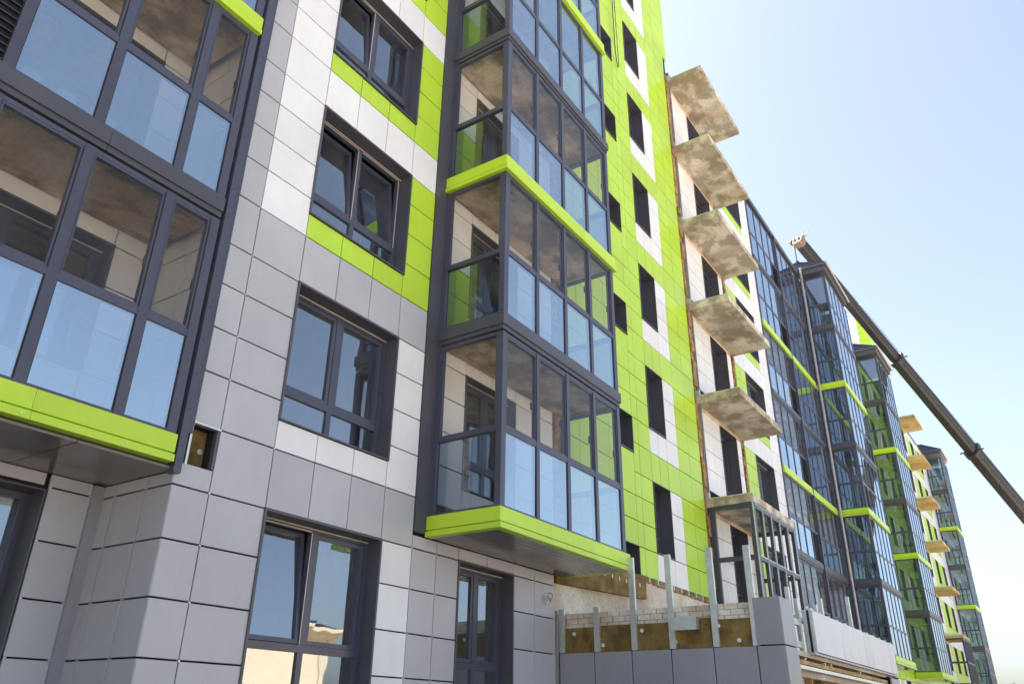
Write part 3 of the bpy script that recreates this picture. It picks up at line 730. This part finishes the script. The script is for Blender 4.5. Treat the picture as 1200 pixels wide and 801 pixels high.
for i in range(11): pr.front(13.58 + i * .602, 13.58 + (i + 1) * .602, 1.06, 1.70, 3.34, 'brightened_grey', gx=.004, th=.05)
pr.box(13.575, 13.6, 3.36, 3.5, 1.05, 1.7, 'zinc'); pr.box(13.5, 20.2, 3.36, 3.45, 1.03, 1.058, 'grey')
for i in range(12): pr.box(13.62 + i * .595, 13.66 + i * .595, 3.37, 3.42, 1.70, 1.735, 'zinc')
pr.box(13.55, 20.2, 3.40, 3.43, 1.06, 1.69, 'backing')
E_.part('parapet_cladding', pr)
wl = MB()
for l, q in zip(ys[1:], ys[2:]): wl.box(PX + .045, PX + .12, l + .02, q - .02, 1.0, 1.415 + random.uniform(-.015, .03), 'wool')
wl.box(PX + .03, PX + .12, 4.42, 4.56, 1.2, 1.46, 'wool')
for y, z in ((6.72, 1.33), (6.2, 1.14), (5.52, 1.33), (4.47, 1.36), (4.29, 1.34), (4.0, 1.13), (4.98, 1.15)):
    wl.tube([(PX + .035, y, z), (PX + .05, y, z)], .03, 'white', 12); wl.tube([(PX + .03, y, z), (PX + .036, y, z)], .012, 'zinc', 8)
E_.part('insulation', wl)
bk = MB()
for r_ in range(3):
    y = 3.78 - (.1 if r_ % 2 else 0)
    while y < 6.9:
        a, b = max(y, 3.78), min(y + .205, 6.95); bk.box(PX + .09 + random.uniform(0, .008), PX + .39, a + .005, b - .005, 1.405 + r_ * .085, 1.48 + r_ * .085, 'brick'); y += .215
bk.box(PX + .105, PX + .38, 3.78, 6.95, 1.40, 1.65, 'mortar')
E_.part('brick_courses', bk)
for y, zt in ((6.93, 1.72), (6.29, 1.72), (5.64, 2.44), (5.01, 2.43), (4.33, 2.47), (3.745, 2.45)):
    s = MB(); s.box(PX + .006, PX + .010, y - .045, y + .05, 1.047, zt, 'zinc'); s.box(PX + .010, PX + .055, y - .045, y - .041, 1.047, zt, 'zinc'); s.box(PX + .010, PX + .035, y + .046, y + .05, 1.047, zt, 'zinc')
    if y > 6.9: s.box(PX - .03, PX - .004, 6.99, 7.03, -1.7, 1.7, 'podium')
    E_.part('stud', s)
for x, zt in ((13.0, 1.98), (13.42, 1.86), (15.0, 2.05), (17.2, 2.35), (14.6, 1.9)):
    s = MB(); s.box(x - .045, x + .045, 3.5, 3.504, .95, zt, 'zinc'); s.box(x - .045, x - .041, 3.504, 3.56, .95, zt, 'zinc'); E_.part('stud', s)
br = MB()
for z in (1.12, 1.45): br.box(12.5, 13.5, 3.52, 3.58, z, z + .09, 'zinc')
E_.part('bracket_rail', br)
du = MB(); du.box(PX - .10, PX + .14, 4.58, 4.96, 1.30, 1.47, 'zinc'); du.box(PX - .11, PX - .09, 4.57, 4.97, 1.29, 1.48, 'zinc'); E_.part('vent_duct', du)
tm = MB()
tm.box(12.5, 19.3, 3.42, 3.5, .86, .92, 'timber'); tm.box(12.5, 19.3, 3.36, 3.42, .78, .83, 'zinc')
for i in range(12): tm.box(12.7 + i * .55, 12.76 + i * .55, 3.55, 3.65, -1.7, .86, 'timber' if i % 3 else 'wool')
tm.box(12.5, 19.3, 3.7, 3.72, -1.7, .7, 'wool'); tm.box(13.1, 13.9, 3.66, 3.69, -1.7, .7, 'concrete_wall')
E_.part('timber_framing', tm)
# ---- loose cable on the lime wall
cb = MB(); cb.tube([(15.25, 6.95, 25.4), (15.28, 6.93, 20), (15.30, 6.93, 17.2), (15.38, 6.92, 16.62), (15.48, 6.93, 16.75), (15.46, 6.94, 19), (15.42, 6.95, 25.4)], .012, 'black', 5)
c = link('hanging_cable', cb.mesh('hanging_cable'), None, (0, 0, CZ)); tag(c, 'thin dark cable looped down the lime wall beside the narrow windows', 'cable')
# ================================================================== CRANE
cr = tag(empty('mobile_crane', (84, -5.9, 0)), 'mobile crane with long brown telescopic boom raised against the sky', 'crane')
T = Vector((42, 8.1, 25.9)); Pv = Vector((83.5, -5.82, 1.93)); ax = (Pv - T); Ln = ax.length; ax.normalize()
sd = ax.cross(Vector((0, 0, 1))).normalized(); up = sd.cross(ax).normalized()
def sec(mb, t0, t1, w, h, m):
    for a, b in ((t0, t1),):
        p = []
        for t in (a, b):
            c = T + ax * t
            p.append([c + sd * (w * x) + up * (h * y) for x, y in ((-.5, .5), (.5, .5), (.5, -.25), (.3, -.5), (-.3, -.5), (-.5, -.25))])
        i = len(mb.v); mb.v += [tuple(q) for q in p[0] + p[1]]; k = mb.mi(m)
        for j in range(6): mb.f.append((i + j, i + (j + 1) % 6, i + 6 + (j + 1) % 6, i + 6 + j)); mb.m.append(k)
        mb.f.append(tuple(i + j for j in range(6))[::-1]); mb.m.append(k); mb.f.append(tuple(i + 6 + j for j in range(6))); mb.m.append(k)
def cpart(name, mb, parent=None):      # the carrier is drawn 1.4 m nearer the street and moved with the crane
    return link(name, mb.mesh(name, (84, -7.3 if name in ('chassis', 'cab', 'wheel', 'outrigger') else -5.9, -CZ)), parent or cr)
cuts = [0.4, 10.5, 19.5, 29.0, Ln]; wd = [.54, .66, .78, .90]
for i in range(4):
    s = MB(); sec(s, cuts[i], cuts[i + 1], wd[i], wd[i] * 1.15, 'boom')
    for e in (.28, -.28): s.tube([T + ax * cuts[i] + sd * (wd[i] * .5 + .01) + up * e * wd[i], T + ax * cuts[i + 1] + sd * (wd[i] * .5 + .01) + up * e * wd[i]], .02, 'boom', 5)
    bo = cpart('boom_section', s)
    if i: s = MB(); sec(s, cuts[i] - .12, cuts[i] + .25, wd[i] * 1.16, wd[i] * 1.34, 'boom'); s.box(*[v for c_ in ((T + ax * cuts[i]).x, (T + ax * cuts[i]).y, (T + ax * cuts[i]).z) for v in (c_ - .06, c_ + .06)], 'boom'); s.tube([T + ax * cuts[i] - sd * .75, T + ax * cuts[i] + sd * .75], .05, 'black', 6); cpart('collar', s, bo)
hd = MB(); sec(hd, -.05, .4, .62, .5, 'rust')
for a in (-.4, -.15, .12, .38): hd.tube([T + sd * (a - .04) + up * .05, T + sd * (a + .04) + up * .05], .17, 'rust', 14)
hd.tube([T - sd * .55 + up * .2, T + sd * .55 + up * .2], .04, 'rust', 6)
for a in (-.7, -.3, .3, .62): hd.tube([T + sd * a + up * .2, T + sd * a + up * .6], .02, 'rust', 5)
cpart('boom_head', hd)
rp = MB(); rp.tube([T + up * .42, T + ax * 20 + up * .7, T + ax * (Ln - 1) + up * .75], .016, 'black', 5); rp.tube([T + up * .42 + sd * .2, T + ax * 20 + up * .7 + sd * .22, T + ax * (Ln - 1) + up * .75 + sd * .25], .016, 'black', 5); cpart('hoist_rope', rp)
hk = MB(); h0 = T - ax * .1 - sd * .2
hk.tube([h0, h0 + Vector((0, 0, -1.4))], .02, 'black', 5); hk.tube([h0 + Vector((.15, 0, 0)), h0 + Vector((.12, 0, -1.4))], .02, 'black', 5); hk.tube([h0 + Vector((.06, 0, -1.4)), h0 + Vector((.06, 0, -1.75))], .12, 'black', 8)
cpart('hook_block', hk)
ch = MB(); ch.box(78, 90, -8.6, -6.0, -.7, -.1, 'rust'); ch.box(88.6, 90.6, -8.6, -6.0, -.1, 1.2, 'rust'); ch.box(81.5, 85.6, -8.4, -6.2, -.05, .9, 'rust'); ch.box(83.0, 84.6, -7.9, -6.6, .9, 2.4, 'boom'); cpart('chassis', ch)
cabm = MB(); cabm.box(81.8, 83.2, -8.7, -7.9, .1, 1.7, 'glass_win'); cpart('cab', cabm)
for x in (79.3, 80.9, 86.4, 88.6):
    for y in (-8.55, -6.45): wm = MB(); wm.tube([(x, y - .18, -1.1), (x, y + .18, -1.1)], .6, 'black', 20); wm.tube([(x, y - .19, -1.1), (x, y + .19, -1.1)], .3, 'zinc', 14); cpart('wheel', wm)
for x in (78.6, 87.4):
    for y in (-9.6, -5.0): om = MB(); om.tube([(x, -7.3, -.5), (x, y, -.5)], .14, 'rust', 6); om.tube([(x, y, -.5), (x, y, -1.6)], .1, 'zinc', 8); om.box(x - .3, x + .3, y - .3, y + .3, -1.7, -1.6, 'rust'); cpart('outrigger', om)
# ================================================================== CREAM HOUSE ACROSS THE STREET (seen in the panes)
ho = tag(empty('street_house', (30, -40, 0)), 'cream house with white cornice across the street, mirrored in the lowest window', 'house')
def hpart(n, mb, p=None): return link(n, mb.mesh(n, (30, -40, -CZ)), p or ho)
hx = [(22 + i * 3.2, 23.4 + i * 3.2, z, z + 1.8) for i in range(5) for z in (-.5, 2.9)]
w = MB(); wall_cells(w, 20, 47.5, -1.7, 6.3, -35.3, -35, hx, 'facade_cream'); w.box(20, 47.5, -47, -46.7, -1.7, 6.3, 'facade_cream'); w.box(20, 20.3, -46.7, -35.3, -1.7, 6.3, 'facade_cream'); w.box(47.2, 47.5, -46.7, -35.3, -1.7, 6.3, 'facade_cream'); hpart('wall', w)
cn = MB()
for p, a, b in ((.25, 6.0, 6.2), (.45, 6.2, 6.5), (.7, 6.5, 6.75)): cn.box(20 - p, 47.5 + p, -35.001, -35 + p, a, b, 'facade_cream'); cn.box(47.5, 47.5 + p, -47, -35.002, a, b, 'facade_cream')
for x in (20.3, 47.0): cn.box(x - .3, x + .3, -35, -34.85, -1.7, 6.0, 'facade_cream')
hpart('cornice', cn); rr = MB(); rr.hexa([(19.5, -47.5, 6.75), (48, -47.5, 6.75), (48, -34.4, 6.75), (19.5, -34.4, 6.75), (23, -42, 8.2), (44, -42, 8.2), (44, -40, 8.2), (23, -40, 8.2)], 'tile'); hpart('roof', rr)
for a, b, c_, d in hx:
    f = MB(); f.box(a - .1, b + .1, -34.99, -34.92, c_ - .1, c_, 'white'); f.box(a, a + .08, -35.2, -35.1, c_, d, 'white'); f.box(b - .08, b, -35.2, -35.1, c_, d, 'white'); f.quad((b, -35.15, c_), (a, -35.15, c_), (a, -35.15, d), (b, -35.15, d), 'glass_win'); hpart('window', f)
# ================================================================== GROUND, FAR TREES AND HOUSES
m, nt, N, L, b = new_mat('trodden_sand')
n = noise(N, L, .25, 12, .65); r = ramp(N, L, n.outputs['Fac'], [(.3, (.40, .33, .25)), (.5, (.54, .46, .37)), (.7, (.62, .55, .46))])
L.new(r.outputs['Color'], b.inputs['Base Color']); b.inputs['Roughness'].default_value = 1
bp = N.new('ShaderNodeBump'); bp.inputs['Distance'].default_value = .2; n2 = noise(N, L, 3, 8, .7); L.new(n2.outputs['Fac'], bp.inputs['Height']); L.new(bp.outputs['Normal'], b.inputs['Normal']); M['ground'] = m
g = MB(); S_ = 3000; g.quad((-S_, -S_, 0), (S_, -S_, 0), (S_, S_, 0), (-S_, S_, 0), 'ground')
tag(link('ground', g.mesh('ground')), kind='structure')
M['leaf'] = mat_panel('leaf', (.045, .065, .028), .7, .3); M['bark'] = mat_panel('bark', (.10, .07, .05), .9, .2); M['red_roof'] = mat_panel('red_roof', (.34, .12, .08), .8, .2); M['pale_wall'] = mat_panel('pale_wall', (.6, .55, .5), .8, .1)
def tree(x, y, h, label):
    t = tag(empty('tree', (x, y, 0)), label, 'tree', 'trees far down the street')
    tr = MB(); tr.tube([(0, 0, 0), (.1, 0, h * .4), (0, .1, h * .7)], [.22, .16, .06], 'bark', 7)
    for a in range(5): an = a * 1.3; tr.tube([(0, 0, h * .4), (math.cos(an) * h * .2, math.sin(an) * h * .2, h * (.6 + .05 * a))], [.1, .03], 'bark', 5)
    link('trunk', tr.mesh('trunk'), t); cw = MB()
    cl_ = [Vector((random.gauss(0, h * .14), random.gauss(0, h * .14), h * random.uniform(.42, .95))) for _ in range(22)]
    for c_ in cl_:
        for _ in range(60):
            p = c_ + Vector((random.gauss(0, h * .05), random.gauss(0, h * .05), random.gauss(0, h * .05))); u = Vector((random.gauss(0, 1), random.gauss(0, 1), random.gauss(0, 1))).normalized() * .2; v = u.orthogonal().normalized() * .14
            cw.quad(p - u - v, p + u - v, p + u + v, p - u + v, 'leaf')
    link('crown', cw.mesh('crown'), t)
tree(205, 12.6, 10.2, 'leafy tree far down the street, leftmost beyond the far block'); tree(203, 7.4, 9.9, 'leafy tree far down the street, right of the red roofs')
tree(216, 10.6, 10.0, 'leafy tree far down the street, between the two red roofs')
def cottage(x, y, w_, h, label):
    t = tag(empty('distant_house', (x, y, 0)), label, 'house', 'houses far down the street')
    a = MB(); a.box(-4, 4, -w_ / 2, w_ / 2, 0, h, 'pale_wall'); link('wall', a.mesh('wall'), t)
    a = MB(); a.hexa([(-4.3, -w_ / 2 - .3, h), (4.3, -w_ / 2 - .3, h), (4.3, w_ / 2 + .3, h), (-4.3, w_ / 2 + .3, h), (-4.3, -.05, h + 2.2), (4.3, -.05, h + 2.2), (4.3, .05, h + 2.2), (-4.3, .05, h + 2.2)], 'red_roof'); ro = link('roof', a.mesh('roof'), t)
    a = MB(); a.box(-.4, .4, 1.0, 1.6, h + .8, h + 2.9, 'red_roof'); link('chimney', a.mesh('chimney'), ro)
    a = MB(); a.box(-4.06, -4.001, -.6, .6, 1.2, 2.8, 'white'); a.box(-4.07, -4.061, -.5, .5, 1.3, 2.7, 'glass_win'); link('window', a.mesh('window'), t)
cottage(208, 11.6, 3.4, 7.4, 'pale house with red roof far down the street, nearer the far block'); cottage(209, 8.9, 4, 7.0, 'pale house with red roof far down the street, rightmost and lower')
# ================================================================== LIGHT, SKY, CAMERA
SUN_EL, SUN_AZ = 57, -3       # sun stands behind the building; azimuth measured from +Y towards +X
wd_ = bpy.data.worlds.new('World'); scene.world = wd_; wd_.use_nodes = True
N = wd_.node_tree.nodes; L = wd_.node_tree.links; bg = N['Background']
sky = N.new('ShaderNodeTexSky'); sky.sky_type = 'NISHITA'; sky.sun_disc = False
sky.sun_elevation = R(SUN_EL); sky.sun_rotation = R(SUN_AZ); sky.altitude = 100; sky.air_density = 1.0; sky.dust_density = 3.0; sky.ozone_density = 1.0
hs = N.new('ShaderNodeHueSaturation'); hs.inputs['Hue'].default_value = .494; hs.inputs['Saturation'].default_value = .74; hs.inputs['Value'].default_value = 1.17
L.new(sky.outputs['Color'], hs.inputs['Color']); L.new(hs.outputs['Color'], bg.inputs['Color']); bg.inputs['Strength'].default_value = .068
ld = bpy.data.lights.new('sun', 'SUN'); ld.energy = 5; ld.angle = R(.5); ld.color = (1, .965, .91)
lo_ = bpy.data.objects.new('sun', ld); col.objects.link(lo_)
sv = Vector((math.sin(R(SUN_AZ)) * math.cos(R(SUN_EL)), math.cos(R(SUN_AZ)) * math.cos(R(SUN_EL)), math.sin(R(SUN_EL))))
lo_.rotation_euler = (-sv).to_track_quat('-Z', 'Y').to_euler(); lo_.location = (0, 0, 60)
cd = bpy.data.cameras.new('camera'); cam = bpy.data.objects.new('camera', cd); col.objects.link(cam); scene.camera = cam
cd.sensor_width = 36; cd.lens = 926.1 / 1200 * 36; cd.clip_start = .1; cd.clip_end = 9000
yaw, pit, rol = R(56.00439832), R(25.78013108), R(.80103863)
f = Vector((math.cos(pit) * math.sin(yaw), math.cos(pit) * math.cos(yaw), math.sin(pit))); r_ = Vector((math.cos(yaw), -math.sin(yaw), 0)); u = r_.cross(f)
r2 = r_ * math.cos(rol) + u * math.sin(rol); u2 = u * math.cos(rol) - r_ * math.sin(rol)
cam.matrix_world = Matrix(((r2.x, u2.x, -f.x, 0), (r2.y, u2.y, -f.y, 0), (r2.z, u2.z, -f.z, CZ), (0, 0, 0, 1)))
scene.view_settings.view_transform = 'Standard'; scene.view_settings.look = 'None'; scene.view_settings.exposure = 2.03; scene.view_settings.gamma = 1
scene.view_settings.use_curve_mapping = False
scene.render.engine = 'CYCLES'; scene.cycles.use_denoising = True; scene.cycles.max_bounces = 10; scene.cycles.transparent_max_bounces = 16
